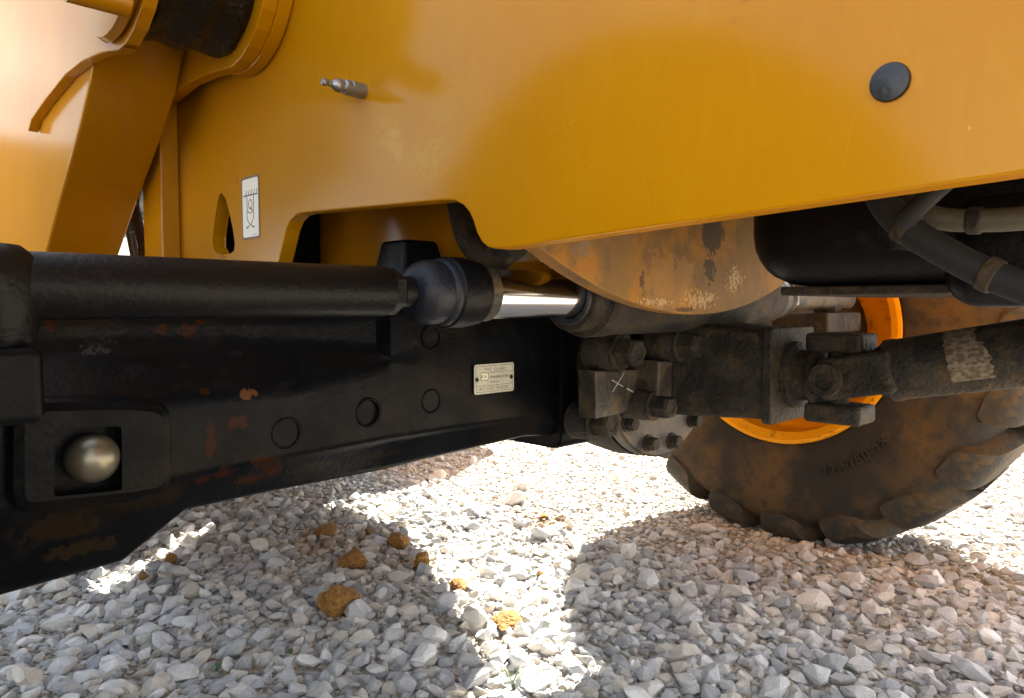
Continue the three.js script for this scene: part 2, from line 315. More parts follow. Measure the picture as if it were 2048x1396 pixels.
const pear = [[443, 383], [452, 396], [460, 425], [467, 458], [471, 488], [469, 503], [461, 510], [446, 512], [432, 508], [425, 494], [425, 470], [429, 438], [434, 405], [438, 388]].map(([a, b]) => XY(a, b, ZC));
const D = (px, py, rx, ry, color, o = {}) => { const p = P(px, py, 'z', ZC); return { at: [p.x, p.y], rx, ry, color, ...o }; };
const plateMap = stained(-0.45, 0.75, 0.5, 1.1, 2048, 1024, (x, y) => {
  const n = fbm(x * 9, y * 9, 5, 201), st = fbm(x * 420, y * 26, 3, 203), g = vnoise(x * 900, y * 900, 205), sc = fbm(x * 160, y * 45, 3, 207);
  let c = lerp3(YEL, [YEL[0] * 0.95, YEL[1] * 0.91, YEL[2]], n);
  c = lerp3(c, DUST, 0.03 * sstep(0.5, 0.85, st) * sstep(0.4, 0.7, fbm(x * 7 + 4, y * 7, 3, 209)));
  c = lerp3(c, DUST, 0.05 * sstep(0.5, 0.8, sc)); if (g > 0.996) c = lerp3(c, MUD, 0.6);
  return c;
}, [
  D(790, 290, 0.012, 0.022, DUST, { a: 0.3, grain: 260, rough: 1.4 }), D(860, 320, 0.028, 0.02, DUST, { a: 0.22, grain: 300, rough: 1.6 }), D(770, 260, 0.02, 0.016, DUST, { a: 0.2, grain: 280, rough: 1.6 }),
  D(890, 210, 0.02, 0.022, DUST, { a: 0.16, grain: 300, rough: 1.6 }),
  D(1380, 445, 0.006, 0.0009, hex('#d9d2a0'), { a: 0.8 }), D(1937, 257, 0.0008, 0.0016, hex('#c4ab84'), { rough: 0.9, a: 0.7 }), D(1466, 45, 0.002, 0.002, hex('#a5690a')), D(1490, 5, 0.004, 0.0012, hex('#a5690a')),
  D(474, 362, 0.0012, 0.006, MUD, { a: 0.7 }), D(543, 460, 0.0012, 0.0014, MUD), D(446, 514, 0.011, 0.003, hex('#8a5208'), { a: 0.7, grain: 700 }),
]);
{ // fine scratches and rubbed spots in the paint
  const r = rng(909), im = plateMap.image, px = im.data;
  for (let i = 0; i < 420; i++) { const x0 = r() * im.width, y0 = r() * im.height, a = (r() - 0.5) * 1.2 + (r() > 0.6 ? 1.5 : 0), n = 8 + r() * 60, k = 0.06 + 0.2 * r() * r(), c = r() > 0.3 ? [214, 178, 96] : [120, 78, 8]; for (let j = 0; j < n; j++) { const x = Math.round(x0 + Math.cos(a) * j), y = Math.round(y0 + Math.sin(a) * j); if (x < 0 || y < 0 || x >= im.width || y >= im.height) continue; const o = (y * im.width + x) * 4; for (let q = 0; q < 3; q++) px[o + q] = mix(px[o + q], c[q], k); } }
}
const plateMat = M.yellow.clone(); plateMat.map = plateMap;
const chassis = part('chassis_plate', plateZ(outline, ZC - TH, ZC, 0.0016, [pear]), plateMat, machine, 'yellow chassis side plate with a stepped cut-out over the axle');
part('chassis_plate', plateZ(outline, -ZC, -ZC + TH, 0.0016, [pear]), M.yellow, machine);
part('chassis_deck', rbox(-0.42, 2.2, 0.95, 0.975, -ZC + TH + 0.001, ZC - TH - 0.001), M.yellow, machine);
for (const s of [1, -1]) part('inner_web', rbox(-0.43, 0.276, 0.555, 0.948, s > 0 ? 0.178 : -0.19, s > 0 ? 0.19 : -0.178, 0.002), M.yellow, machine);  // box-section webs, added uncut so the space behind the cut-out stays dark
part('strap', plateZ([[-0.441, 0.5], [-0.366, 0.5], [-0.364, 0.86], [-0.441, 0.86]], ZC + 0.0005, ZC + 0.026, 0.002), M.yellow, machine);
{ // plug, decal, grease nipple on the plate
  const g = P(1781, 165, 'z', ZC), r = 0.0098;
  part('plug', turned([[0, 0.0005], [r, 0.0005], [r, 0.0012], [r * 0.94, 0.0024], [r * 0.6, 0.0034], [0, 0.0038]], 'z', g), M.rubber, chassis, 'black rubber plug');
  const cs = [[482, 357], [517, 349.5], [522, 476], [487, 479]].map(([a, b]) => XY(a, b, ZC)), dx0 = (cs[0][0] + cs[3][0]) / 2, dx1 = (cs[1][0] + cs[2][0]) / 2, dy0 = (cs[2][1] + cs[3][1]) / 2, dy1 = (cs[0][1] + cs[1][1]) / 2;
  const cv = document.createElement('canvas'); cv.width = 256; cv.height = 640; const k = cv.getContext('2d');
  k.fillStyle = '#4a3420'; k.fillRect(0, 0, 256, 640); k.fillStyle = '#e2dccd'; k.beginPath(); k.roundRect(14, 20, 228, 600, 22); k.fill();
  k.strokeStyle = k.fillStyle = '#31251a'; k.lineWidth = 9; k.lineCap = 'round';
  const ln = (pts, w) => { k.lineWidth = w; k.beginPath(); k.moveTo(...pts[0]); pts.slice(1).forEach((q) => k.lineTo(...q)); k.stroke(); };
  ln([[30, 190], [226, 190]], 14); for (let i = 0; i < 5; i++) ln([[62 + i * 38, 182], [80 + i * 38, 142]], 9);
  k.lineWidth = 9; k.beginPath(); k.moveTo(80, 190); k.lineTo(80, 300); k.bezierCurveTo(80, 400, 176, 400, 176, 300); k.lineTo(176, 190); k.stroke();
  k.beginPath(); k.ellipse(128, 285, 25, 48, 0, 0, 7); k.stroke(); ln([[128, 318], [158, 352]], 12);
  k.lineWidth = 9; k.beginPath(); k.moveTo(84, 345); k.bezierCurveTo(60, 430, 95, 490, 178, 520); k.stroke(); k.beginPath(); k.moveTo(168, 345); k.bezierCurveTo(190, 430, 160, 490, 66, 520); k.stroke();
  ln([[66, 522], [92, 514]], 15); ln([[178, 522], [152, 514]], 15); k.font = 'bold 15px sans-serif'; k.fillText('332/P4645', 150, 602);
  const t = new THREE.CanvasTexture(cv); t.colorSpace = THREE.SRGBColorSpace;
  const w = dx1 - dx0, h = dy1 - dy0, sg = new THREE.ShapeGeometry(shapeOf(rounded([[0, 0], [w, 0], [w, h], [0, h]], w * 0.09)));
  const q = sg.attributes.position, uv = new Float32Array(q.count * 2); for (let i = 0; i < q.count; i++) { uv[2 * i] = q.getX(i) / w; uv[2 * i + 1] = q.getY(i) / h; } sg.setAttribute('uv', new THREE.BufferAttribute(uv, 2)); sg.translate(dx0, dy0, ZC + 0.0006);
  part('decal', sg, std({ map: t, roughness: 0.4 }), chassis, 'white tie-down hook decal with dark border');
  const b = P(727, 183, 'z', ZC);
  part('grease_nipple', turned([[0, 0], [0.0074, 0], [0.0074, 0.014], [0.0066, 0.0145], [0.0066, 0.0165], [0.0072, 0.017], [0.0072, 0.021], [0.0055, 0.0222], [0.0052, 0.0235], [0.0064, 0.0265], [0.0064, 0.029], [0.0046, 0.033], [0.0028, 0.035], [0.0026, 0.039], [0.0034, 0.0405], [0.0036, 0.043], [0.0028, 0.0452], [0, 0.046]], 'z', b, 24), M.steel, chassis, 'steel grease nipple');
}
{ // bowed cross member behind the cut-out
  const X = 0.3, R = 0.58, zc = 0.022, yb = P(1390, 629, 'x', X).y, pts = [];
  for (let i = 0; i <= 40; i++) { const z = 0.3045 - 0.609 * i / 40; pts.push([z, yb + R - Math.sqrt(R * R - (z - zc) ** 2)]); }
  pts.push([-0.3045, 0.8], [0.3045, 0.8]);
  const S = (px, py, rx, ry, color, o = {}) => { const p = P(px, py, 'x', X); return { at: [p.z, p.y], rx, ry, color, ...o }; };
  const oily = hex('#2e2010'), pale = hex('#b59c74');
  const map = stained(-0.31, 0.31, 0.49, 0.8, 1024, 512, (z, y) => { const n = fbm(z * 22, y * 22, 5, 221), k = fbm(z * 60, y * 34, 5, 223); let c = lerp3(hex('#8c5c0c'), hex('#6e5022'), sstep(0.35, 0.65, n)); c = lerp3(c, hex('#5e432a'), 0.6 * sstep(0.45, 0.7, k)); if (vnoise(z * 500, y * 500, 225) > 0.965) c = lerp3(c, oily, 0.6); return c; }, [
    S(1340, 560, 0.05, 0.03, hex('#8a6436'), { a: 0.6, grain: 120 }), S(1165, 500, 0.014, 0.012, hex('#6f5a48'), { a: 0.7, grain: 160 }), S(1255, 470, 0.008, 0.012, hex('#6b5238'), { a: 0.7, grain: 160 }), S(1285, 565, 0.005, 0.012, oily, { a: 0.7 }),
    S(1425, 470, 0.022, 0.022, oily, { a: 0.8, grain: 140, rough: 0.7 }), S(1420, 540, 0.012, 0.016, oily, { a: 0.85, grain: 240 }),
    S(1310, 605, 0.03, 0.004, pale, { a: 0.7, grain: 420, rough: 1.5 }), S(1400, 600, 0.04, 0.01, pale, { a: 0.65, grain: 420, rough: 1.6 }), S(1470, 560, 0.022, 0.014, pale, { a: 0.65, grain: 380, rough: 1.6 }), S(1370, 620, 0.022, 0.0025, oily, { a: 0.7, grain: 600 }),
  ]);
  part('cross_member', plateX(pts, X - 0.02, X, 0.0015), std({ map, roughness: 0.72, bumpMap: castBump, bumpScale: 0.0005 }), machine, 'dirty yellow bowed cross member with oil streak');
}
// ---- loader arm, both sides, with its pivot
const armRear = [[378, 60], [370, 110], [352, 190], [326, 270], [300, 340], [270, 420], [240, 505], [208, 590]].map(([a, b]) => XY(a, b, 0.365));
const armPts = [...armRear, [-0.3, 0.572], [-0.288, 0.51], [-0.74, 0.205], [-0.98, 0.2], [-1.22, 0.3], [-1.05, 0.84], [-0.9, 1.15], [-0.25, 1.15]];  // hidden lower heel is added, shaped for the shade it casts on the ground
const CX = -0.112, CY = 0.89;
const boss = (r, a0, a1) => Array.from({ length: 15 }, (_, i) => { const a = a0 + (a1 - a0) * i / 14; return [CX + r * Math.cos(a), CY + r * Math.sin(a)]; });
const nearPts = [...[[56, 262], [62, 240], [90, 200], [130, 150], [165, 122], [200, 106], [250, 94]].map(([a, b]) => XY(a, b, 0.479)), ...boss(0.112, -1.9, 1.57), [-0.62, 1.1]];
const farPts = [...[[330, 206], [350, 192], [380, 168], [420, 150], [462, 139]].map(([a, b]) => XY(a, b, 0.36)), ...boss(0.107, -1.5, 1.57), [-0.5, 1.1]];
for (const s of [1, -1]) {
  const zz = (a, b) => s > 0 ? [a, b] : [-b, -a], pl = (pts, a, b, bev) => plateZ(pts, ...zz(a, b), bev);
  const arm = part('loader_arm', pl(armPts, 0.365, 0.465, 0.0035), M.yellow, machine, s > 0 ? 'yellow box-section loader arm beside the chassis plate' : undefined);
  part('pivot_plate', pl(nearPts, 0.4655, 0.479, 0.0012), M.yellow, arm);
  part('pivot_plate', pl(farPts, 0.348, 0.3645, 0.0012), M.yellow, arm);
  const c = V(CX, CY, 0), dir = V(0, 0, s), at = (z) => V(CX, CY, s * z);
  part('pivot_collar', turned([[0.05, 0], [0.104, 0], [0.107, 0.003], [0.107, 0.016], [0.104, 0.018], [0.05, 0.018]], dir, at(0.3302)), M.yellow, arm);
  const lump = turned([[0, 0], [0.088, 0], [0.093, 0.01], [0.09, 0.03], [0.094, 0.045], [0.088, 0.07], [0.092, 0.09], [0.086, 0.1], [0, 0.1]], dir, at(0.365), 60, 1.2);
  { const p = lump.attributes.position; for (let i = 0; i < p.count; i++) { const x = p.getX(i) - CX, y = p.getY(i) - CY, a = Math.atan2(y, x), z = p.getZ(i), k = 1 + 0.1 * (fbm(Math.cos(a) * 2.5 + 7, Math.sin(a) * 2.5 + z * 26, 3, 241) - 0.4); p.setXYZ(i, CX + x * k, CY + y * k, z); } lump.computeVertexNormals(); }
  part('pivot_hub', lump, M.grease, arm, 'pivot hub caked in black grease');
  part('pin_boss', turned([[0.03, 0], [0.1, 0], [0.104, 0.004], [0.1, 0.012], [0.06, 0.013], [0.03, 0.013]], dir, at(0.4795)), M.yellow, arm);
  const pr = P(285, 8, 'z', 0.4795), pb = P(262, -2, 'z', 0.4795);
  part('pin_keeper', turned([[0, 0], [0.016, 0], [0.016, 0.052], [0.0095, 0.052], [0.009, 0.042], [0, 0.042]], dir, V(pr.x, pr.y, s * 0.4925), 32), M.yellow, arm);
  part('keeper_bolt', prismHex(0.011, 0.012, dir, V(pb.x + 0.035, pb.y + 0.002, s * 0.4926)), M.steel, arm);
}
// ---- parts out of view that shade the yard
part('bonnet', rbox(-0.48, 1.1, 1.09, 1.48, -0.4, 0.4, 0.09), M.yellow, machine);
part('radiator_housing', rbox(-1.3, -0.5, 0.705, 1.3, -0.355, 0.33, 0.03), M.satinBlack, machine);
part('added_dark_box', rbox(-0.428, -0.205, 0.55, 0.94, 0.192, 0.302, 0.012), M.satinBlack, machine);  // added black box; stands in for the shade inside the pear hole
{
  const cab = part('cab', rbox(1.16, 2.5, 1.0, 1.3, -0.8, 0.8, 0.05), M.yellow, machine);
  part('roof', rbox(1.12, 2.55, 2.6, 2.75, -0.82, 0.82, 0.06), M.yellow, cab);
  for (const x of [1.2, 2.4]) for (const z of [-0.76, 0.76]) part('post', rbox(x - 0.04, x + 0.04, 1.28, 2.62, z - 0.035, z + 0.035, 0.015), M.satinBlack, cab);
}
part('loader_bucket', plateZ([[-1.24, 0.13], [-1.25, 0.56], [-1.28, 0.57], [-1.3, 0.5], [-1.31, 0.24], [-1.38, 0.16], [-1.95, 0.13], [-1.95, 0.1], [-1.36, 0.1]], -1.2, 1.2, 0.003), M.grime, machine);
for (const z of [-0.355, 0.255]) part('added_shade_block', rbox(-1.29, -1.165, 0.52, 0.704, z, z + 0.1, 0.006), M.yellow, machine);  // added unseen blocks, shaped to shade the gravel by the axle end
// ---- engine sump, hoses
part('sump', rbox(P(1468, 500, 'z', 0.15).x, 1.0, 0.527, 0.86, -0.2, 0.15, 0.045), M.satinBlack, machine, 'black engine sump behind the chassis plate');
part('sump_flange', rbox(P(1560, 590, 'z', 0.12).x, P(1900, 590, 'z', 0.12).x, 0.519, 0.5265, -0.12, 0.12, 0.002), M.grime, machine);
part('drain_boss', rbox(P(1880, 600, 'z', 0.14).x, 0.86, 0.509, 0.6, -0.05, 0.152, 0.024), M.satinBlack, machine);
part('hose', tube([[1745, 330], [1765, 400], [1812, 455], [1890, 505], [1980, 550], [2090, 590]].map(([a, b]) => P(a, b, 'z', 0.235)), 0.0092), M.hose, machine);
part('hose', tube([[2120, 425], [2040, 437], [1950, 441], [1880, 437], [1838, 420], [1830, 380], [1850, 330]].map(([a, b]) => P(a, b, 'z', 0.215)), 0.0072), M.dullHose, machine);
part('hose', tube([[1930, 330], [1880, 372], [1820, 430], [1806, 462], [1800, 500]].map(([a, b], i) => P(a, b, 'z', 0.25 - 0.03 * (i > 2))), 0.006), M.hose, machine);
part('hose', tube([[915, 360], [922, 420], [940, 480], [972, 512], [1010, 505], [1050, 470]].map(([a, b]) => P(a, b, 'z', 0.24)), 0.0135), M.grime, machine);

for (const [i, px, py, qx, qy, z, r] of [[0, 1812, 455, 1850, 480, 0.235, 0.0099], [1, 1980, 550, 2020, 566, 0.235, 0.0099], [2, 1950, 441, 2000, 440, 0.215, 0.0078]]) { const a = P(px, py, 'z', z), d = P(qx, qy, 'z', z).sub(a); part('hose_clamp', turned([[r - 0.002, -0.004], [r, -0.004], [r + 0.0006, -0.003], [r + 0.0006, 0.003], [r, 0.004], [r - 0.002, 0.004]], d, a, 28), M.grime, machine); }
// ---- front axle
const AX = 0.12;
const sec = (z, o) => { const { xt = 0.055, yt = 0.52, xu = 0.068, y1 = 0.474, xl = AX, y2 = 0.438, yg = 0.368, xb = 0.085, yb = 0.334 } = o; return rounded([[xt, yt, 0.012], [xu, yt - 0.018, 0.012], [xu, y1, 0.012], [xl, y2, 0.012], [xl, yg + 0.006, 0.004], [xl - 0.006, yg, 0.003], [xb, yb, 0.008], [-xb, yb, 0.01], [-0.1, yg, 0.01], [-0.1, yt - 0.02, 0.012], [-xt, yt, 0.012]], 0.01, 4).map(([x, y]) => V(x, y, z)); };
const secs = [[0.74, { yb: 0.292, yg: 0.362, xl: 0.128 }], [0.63, { yb: 0.294, yg: 0.362, xl: 0.126 }], [0.548, { yb: 0.299, yg: 0.363, xl: 0.124 }], [0.497, { yb: 0.332, yg: 0.366 }], [0.42, { y1: 0.471, xu: 0.072 }], [0.345, { xu: 0.08, y1: 0.466, y2: 0.446, xl: 0.113 }], [0.301, { xu: 0.088, y1: 0.462, y2: 0.45, xl: 0.107, yt: 0.525 }], [0.294, { xu: 0.104, y1: 0.458, y2: 0.452, xl: 0.106, yt: 0.53 }], [0.2, { xu: 0.103, xl: 0.104, yt: 0.535, yb: 0.338, yg: 0.368 }], [0.075, { xu: 0.1, xl: 0.1, yt: 0.54, yb: 0.343, yg: 0.366 }], [0.028, { xu: 0.102, xl: 0.102, yt: 0.545, yb: 0.338, yg: 0.352 }]];
const A = (px, py, rx, ry, color, o = {}) => { const p = P(px, py, 'x', o.x ?? 0.118); return { at: [p.z, p.y], rx, ry, color, ...o }; };
const rustC = hex('#301606'), scuff = hex('#3a3933');
const axleMap = stained(-0.1, 0.76, 0.27, 0.57, 2048, 768, (z, y) => { const n = fbm(z * 26, y * 26, 5, 251), k = fbm(z * 90, y * 90, 4, 253), m = fbm(z * 14 + 3, y * 14, 4, 255); let c = lerp3([0.035, 0.037, 0.043], [0.07, 0.07, 0.072], n); c = lerp3(c, [0.14, 0.135, 0.125], 0.4 * sstep(0.6, 0.8, k)); c = lerp3(c, hex('#24190f'), 0.5 * sstep(0.52, 0.7, m)); return c; }, [
  A(394, 663, 0.008, 0.007, rustC, { x: 0.09 }), A(342, 661, 0.005, 0.005, rustC, { x: 0.09 }), A(420, 646, 0.006, 0.003, rustC, { x: 0.09 }), A(116, 651, 0.004, 0.005, rustC, { x: 0.09 }), A(497, 789, 0.007, 0.005, hex('#5c3a1e')), A(410, 781, 0.004, 0.005, rustC), A(472, 845, 0.01, 0.007, rustC), A(418, 876, 0.005, 0.018, rustC, { grain: 200 }),
  A(530, 926, 0.014, 0.007, rustC), A(557, 942, 0.009, 0.007, rustC), A(452, 946, 0.009, 0.006, rustC), A(514, 965, 0.014, 0.006, rustC), A(412, 963, 0.006, 0.004, rustC), A(650, 940, 0.03, 0.006, hex('#2c1e10'), { a: 0.6 }), A(780, 918, 0.03, 0.005, hex('#2c1e10'), { a: 0.5 }),
  A(200, 712, 0.011, 0.01, scuff, { a: 0.75, x: 0.09, grain: 500, rough: 1.5 }), A(235, 690, 0.008, 0.006, scuff, { a: 0.5, x: 0.09, grain: 500, rough: 1.5 }), A(120, 1060, 0.03, 0.012, hex('#2a1d0e'), { a: 0.7, grain: 160 }), A(300, 1000, 0.03, 0.01, hex('#2a1d0e'), { a: 0.6, grain: 160 }), A(180, 1110, 0.03, 0.008, hex('#302210'), { a: 0.7, grain: 160 }),
]);
const axleMat = M.black.clone(); axleMat.map = axleMap;
const axle = part('axle_housing', loft(secs.map(([z, o]) => sec(z, o)), 0.7), axleMat, machine, 'black cast front axle housing with rust patches');
part('axle_housing', loft(secs.filter(([z]) => z > 0.2).map(([z, o]) => sec(-z, o)).concat([sec(-0.12, { xu: 0.1, xl: 0.1 })]), 0.7), M.grime, machine);
part('axle_flange', plateZ(rounded([[0.107, 0.322], [0.107, 0.548], [-0.107, 0.548], [-0.107, 0.322]], 0.02), -0.046, 0.03, 0.004), M.black, axle);
for (const [px, py, r] of [[862, 802, 23], [737, 825, 27], [573, 866, 29], [863, 674, 23]]) { // round marks left by the casting
  const x = px < 600 ? 0.1195 : px < 800 ? 0.112 : 0.1045, c = P(px, py, 'x', x), s = r / FPX * c.distanceTo(camera.position);
  part('casting_mark', turned([[s * 0.86, -0.002], [s * 0.9, 0.0012], [s, 0.0016], [s * 1.07, 0.001], [s * 1.1, -0.002]], 'x', c, 40, 0.8), M.black, axle);
}
{ // maker's plate with two rivets
  const x = 0.1052, q = [[947, 732], [1026, 722], [1026, 780], [947, 791]].map(([a, b]) => P(a, b, 'x', x)), c = document.createElement('canvas'); c.width = 512; c.height = 336; const k = c.getContext('2d');
  k.fillStyle = '#a5a394'; k.fillRect(0, 0, 512, 336); const r = rng(5); for (let i = 0; i < 5200; i++) { k.fillStyle = ['rgba(92,80,48,.22)', 'rgba(215,208,180,.22)', 'rgba(60,52,34,.16)'][i % 3]; k.fillRect(r() * 512, r() * 336, 2 + r() * 9, 2 + r() * 5); }
  k.strokeStyle = k.fillStyle = '#2b2519'; k.lineWidth = 4; k.strokeRect(22, 22, 468, 292); k.beginPath(); k.moveTo(22, 244); k.lineTo(490, 244); k.moveTo(200, 96); k.lineTo(490, 96); k.moveTo(200, 30); k.lineTo(200, 96); k.stroke();
  k.font = 'bold 22px sans-serif'; k.fillText('RATIO', 128, 66); k.font = '46px monospace'; k.fillText('15/891', 240, 82);
  k.save(); k.translate(86, 92); k.rotate(0.12); k.fillRect(0, 0, 96, 84); k.fillStyle = '#cfc7a6'; k.fillRect(6, 6, 84, 72); k.fillStyle = '#1d1810'; k.font = 'bold 44px sans-serif'; k.fillText('JCB', 2, 60); k.restore();
  k.font = 'bold 36px sans-serif'; k.fillText('TRANSMISSIONS', 192, 164, 250); k.font = 'bold 24px sans-serif'; k.fillText('SERIAL No.', 192, 218); k.font = '54px monospace'; k.fillText('413/5/470/14/93590', 62, 298, 380);
  const t = new THREE.CanvasTexture(c); t.colorSpace = THREE.SRGBColorSpace;
  const z0 = (q[0].z + q[3].z) / 2, z1 = (q[1].z + q[2].z) / 2, yb = (q[2].y + q[3].y) / 2, yt = (q[0].y + q[1].y) / 2, w = z0 - z1, h = yt - yb, g = new THREE.ExtrudeGeometry(shapeOf(rounded([[0, 0], [w, 0], [w, h], [0, h]], h * 0.1)), { depth: 0.0008, bevelEnabled: false });
  const p = g.attributes.position, uv = new Float32Array(p.count * 2); for (let i = 0; i < p.count; i++) { uv[2 * i] = p.getX(i) / w; uv[2 * i + 1] = p.getY(i) / h; } g.setAttribute('uv', new THREE.BufferAttribute(uv, 2));
  g.rotateY(Math.PI / 2); g.translate(x + 0.0006, yb, z0);
  part('data_plate', g, std({ map: t, roughness: 0.5, metalness: 0.2 }), axle, 'small worn metal maker’s plate');
  for (const zz of [z0 - w * 0.06, z1 + w * 0.07]) part('rivet', turned([[0, 0], [0.0026, 0], [0.0024, 0.001], [0, 0.0019]], 'x', V(x + 0.0013, (yt + yb) / 2, zz), 14), M.grime, axle);
}
{ // lug on top of the axle that limits its swing
  const ring = (x0, x1, z0, z1, y) => rounded([[x0, z0], [x1, z0], [x1, z1], [x0, z1]], 0.004, 3).map(([x, z]) => V(x, y, z));
  part('stop_lug', loft([ring(0.025, 0.102, 0.198, 0.276, 0.5), ring(0.046, 0.094, 0.222, 0.266, 0.578), ring(0.048, 0.092, 0.224, 0.264, 0.581)], 0.4), M.black, axle);
}
{ // steering stop: boss with a pocket and a dome-headed bolt
  const z = (px, py) => { const p = P(px, py, 'x', 0.142); return [p.z, p.y]; };
  const outer = rounded([z(20, 800), z(250, 796), z(350, 806), z(350, 992), z(245, 1010), z(20, 1034)], 0.016), hole = rounded([z(80, 834), z(268, 829), z(269, 1000), z(80, 1021)], 0.011);
  part('stop_boss', plateX(outer, 0.09, 0.142, 0.0085, [hole]), axleMat, axle, 'pocketed steering stop boss');
  const c = P(191, 919, 'x', 0.142), r = 0.0182, pr = [[0, -0.03], [r * 0.6, -0.03], [r * 0.6, -0.012], [r * 0.97, -0.012], [r, -0.004]];
  for (let i = 1; i <= 10; i++) { const a = i / 10 * Math.PI / 2; pr.push([r * Math.cos(a), -0.004 + 0.0165 * Math.sin(a)]); }
  part('dome_bolt', turned(pr, 'x', V(c.x - 0.003, c.y, c.z), 48, 2), M.dome, axle, 'dome-headed steel stop bolt');
}
// ---- steering: tie rods and double-ended cylinder behind the axle
const TX = 0.222, TY = 0.522, TD = V(0, 0, -1), zT = (px) => zAt(px, TX), T = (profile, mat, name, parent, label, seg = 48, cr = 0.5) => part(name, turned(profile.map(([r, z]) => [r, -z]), TD, V(TX, TY, 0), seg, cr), mat, parent, label);
{
  const z0 = 0.655, z1 = zT(770), rod = T([[0, z0], [0.0195, z0], [0.0203, z0 - 0.01], [0.0206, z1 + 0.002], [0.0198, z1], [0, z1]], M.satinBlack, 'tie_rod', machine, 'black tubular tie rod');
  T([[0.0195, z1], [0.0195, z1 - 0.001], [0.0195, z1 - 0.01], [0.0165, z1 - 0.013], [0, z1 - 0.013]], M.satinBlack, 'lock_nut', rod, undefined, 6, 0.3);
  T([[0.0132, z1 - 0.012], [0.0132, z1 - 0.05], [0, z1 - 0.05]], M.satinBlack, 'threaded_end', rod);
  const zb = zT(828), zc = zT(882), zd = zT(946), ze = zT(968);
  T([[0.0134, zb + 0.004], [0.0165, zb + 0.0035], [0.0215, zb + 0.001], [0.0255, zb - 0.004], [0.028, zb - 0.011], [0.0284, zb - 0.018], [0.0275, zc + 0.005], [0.0302, zc + 0.002], [0.0302, zc - 0.002], [0.029, zc - 0.004]], M.boot, 'rubber_boot', rod, 'blue-black rubber boot', 48, 0.8);
  T([[0.0285, zc], [0.0318, zc - 0.004], [0.0318, zd + 0.016], [0.029, zd], [0, zd]], M.satinBlack, 'ball_housing', rod, undefined, 48, 0.5);
  T([[0.0262, zd + 0.001], [0.0265, ze], [0.025, ze - 0.0015], [0, ze - 0.0015]], M.greySteel, 'rod_nut', rod);
  const be = P(2, 566, 'x', TX);
  const end = part('ball_end', turned([[0, -0.036], [0.02, -0.036], [0.023, -0.03], [0.0255, -0.012], [0.0265, 0.002], [0.024, 0.015], [0.016, 0.022], [0, 0.024]], 'y', V(TX, TY + 0.001, be.z + 0.006), 40, 0.9), M.satinBlack, machine, 'greasy ball end of the tie rod');
  part('castle_nut', prismHex(0.019, 0.018, V(0, -1, 0), V(TX, TY - 0.036, be.z + 0.006)), M.grime, end);
  part('steering_arm', rbox(0.165, 0.246, P(60, 850, 'x', 0.246).y, P(60, 692, 'x', 0.246).y, zAt(86, 0.246), 0.8, 0.006), M.black, machine);
  // cylinder
  const f = zT(1138), g = zT(1162), q0 = zT(1470), q1 = zT(1530);
  const cyl = T([[0.03, f + 0.001], [0.037, f], [0.0395, f - 0.004], [0.0395, g], [0.0455, g - 0.002], [0.0462, g - 0.006], [0.0462, g - 0.03], [0.0448, g - 0.033], [0.0448, q0], [0.04, q0 - 0.01], [0.036, q1], [0, q1]], M.grime, 'steering_cylinder', machine, 'dusty grey steering cylinder barrel');
  T([[0.0245, ze + 0.004], [0.0245, g]], M.chrome, 'piston_rod', cyl, 'polished steel piston rod');
  T([[0.0255, f + 0.0015], [0.031, f + 0.003], [0.034, f - 0.004]], M.rubber, 'wiper_seal', cyl);
  // far side
  T([[0.0245, q1 + 0.004], [0.0245, q1 - 0.02]], M.chrome, 'piston_rod', cyl);
  const h = zT(1528), rod2 = T([[0, h - 0.07], [0.015, h - 0.07], [0.017, h - 0.078], [0.0185, zT(1690)], [0, zT(1690)]], M.greySteel, 'tie_rod', machine);
  T([[0.022, h + 0.004], [0.029, h], [0.031, h - 0.012], [0.031, h - 0.03], [0.0275, h - 0.034], [0.0275, h - 0.038], [0.031, h - 0.042], [0.026, h - 0.058], [0.016, h - 0.064]], M.greySteel, 'ball_housing', rod2);
  T([[0.0205, h - 0.06], [0.021, h - 0.064], [0.021, h - 0.078], [0.018, h - 0.08]], M.steel, 'lock_nut', rod2, undefined, 6, 0.3);
  const b0 = P(1656, 626, 'x', 0.246), b1 = P(1722, 662, 'x', 0.246);
  part('steering_arm', rbox(0.15, 0.246, b1.y, b0.y, b1.z, b0.z, 0.004), M.grime, machine);
  part('castle_nut', prismHex(0.022, 0.03, V(0, -1, 0), V(0.215, b0.y + 0.03, (b0.z + b1.z) / 2)), M.grime, rod2);
}
// ---- differential, pinion nose, drive shaft
const ZD = -0.13, YD = 0.428;
const diff = part('differential', turned([[0, -0.15], [0.07, -0.14], [0.1, -0.08], [0.112, 0], [0.127, 0.06], [0.132, 0.1], [0.13, 0.134]], 'x', V(0, YD, ZD), 56, 0.9), M.grime, machine, 'muddy cast differential housing');
part('ring_flange', turned([[0.05, 0.134], [0.127, 0.134], [0.129, 0.137], [0.129, 0.152], [0.126, 0.155], [0.05, 0.156]], 'x', V(0, YD, ZD), 56), M.greySteel, diff);
for (let i = 0; i < 12; i++) { const a = (i + 0.35) / 12 * 2 * Math.PI; part('bolt', mergeGeometries([prismHex(0.0095, 0.013, 'x', V(0.157, YD + 0.112 * Math.cos(a), ZD + 0.112 * Math.sin(a))), turned([[0, 0], [0.012, 0], [0.012, 0.002], [0, 0.002]], 'x', V(0.1555, YD + 0.112 * Math.cos(a), ZD + 0.112 * Math.sin(a)), 16)]), M.grime, diff); }
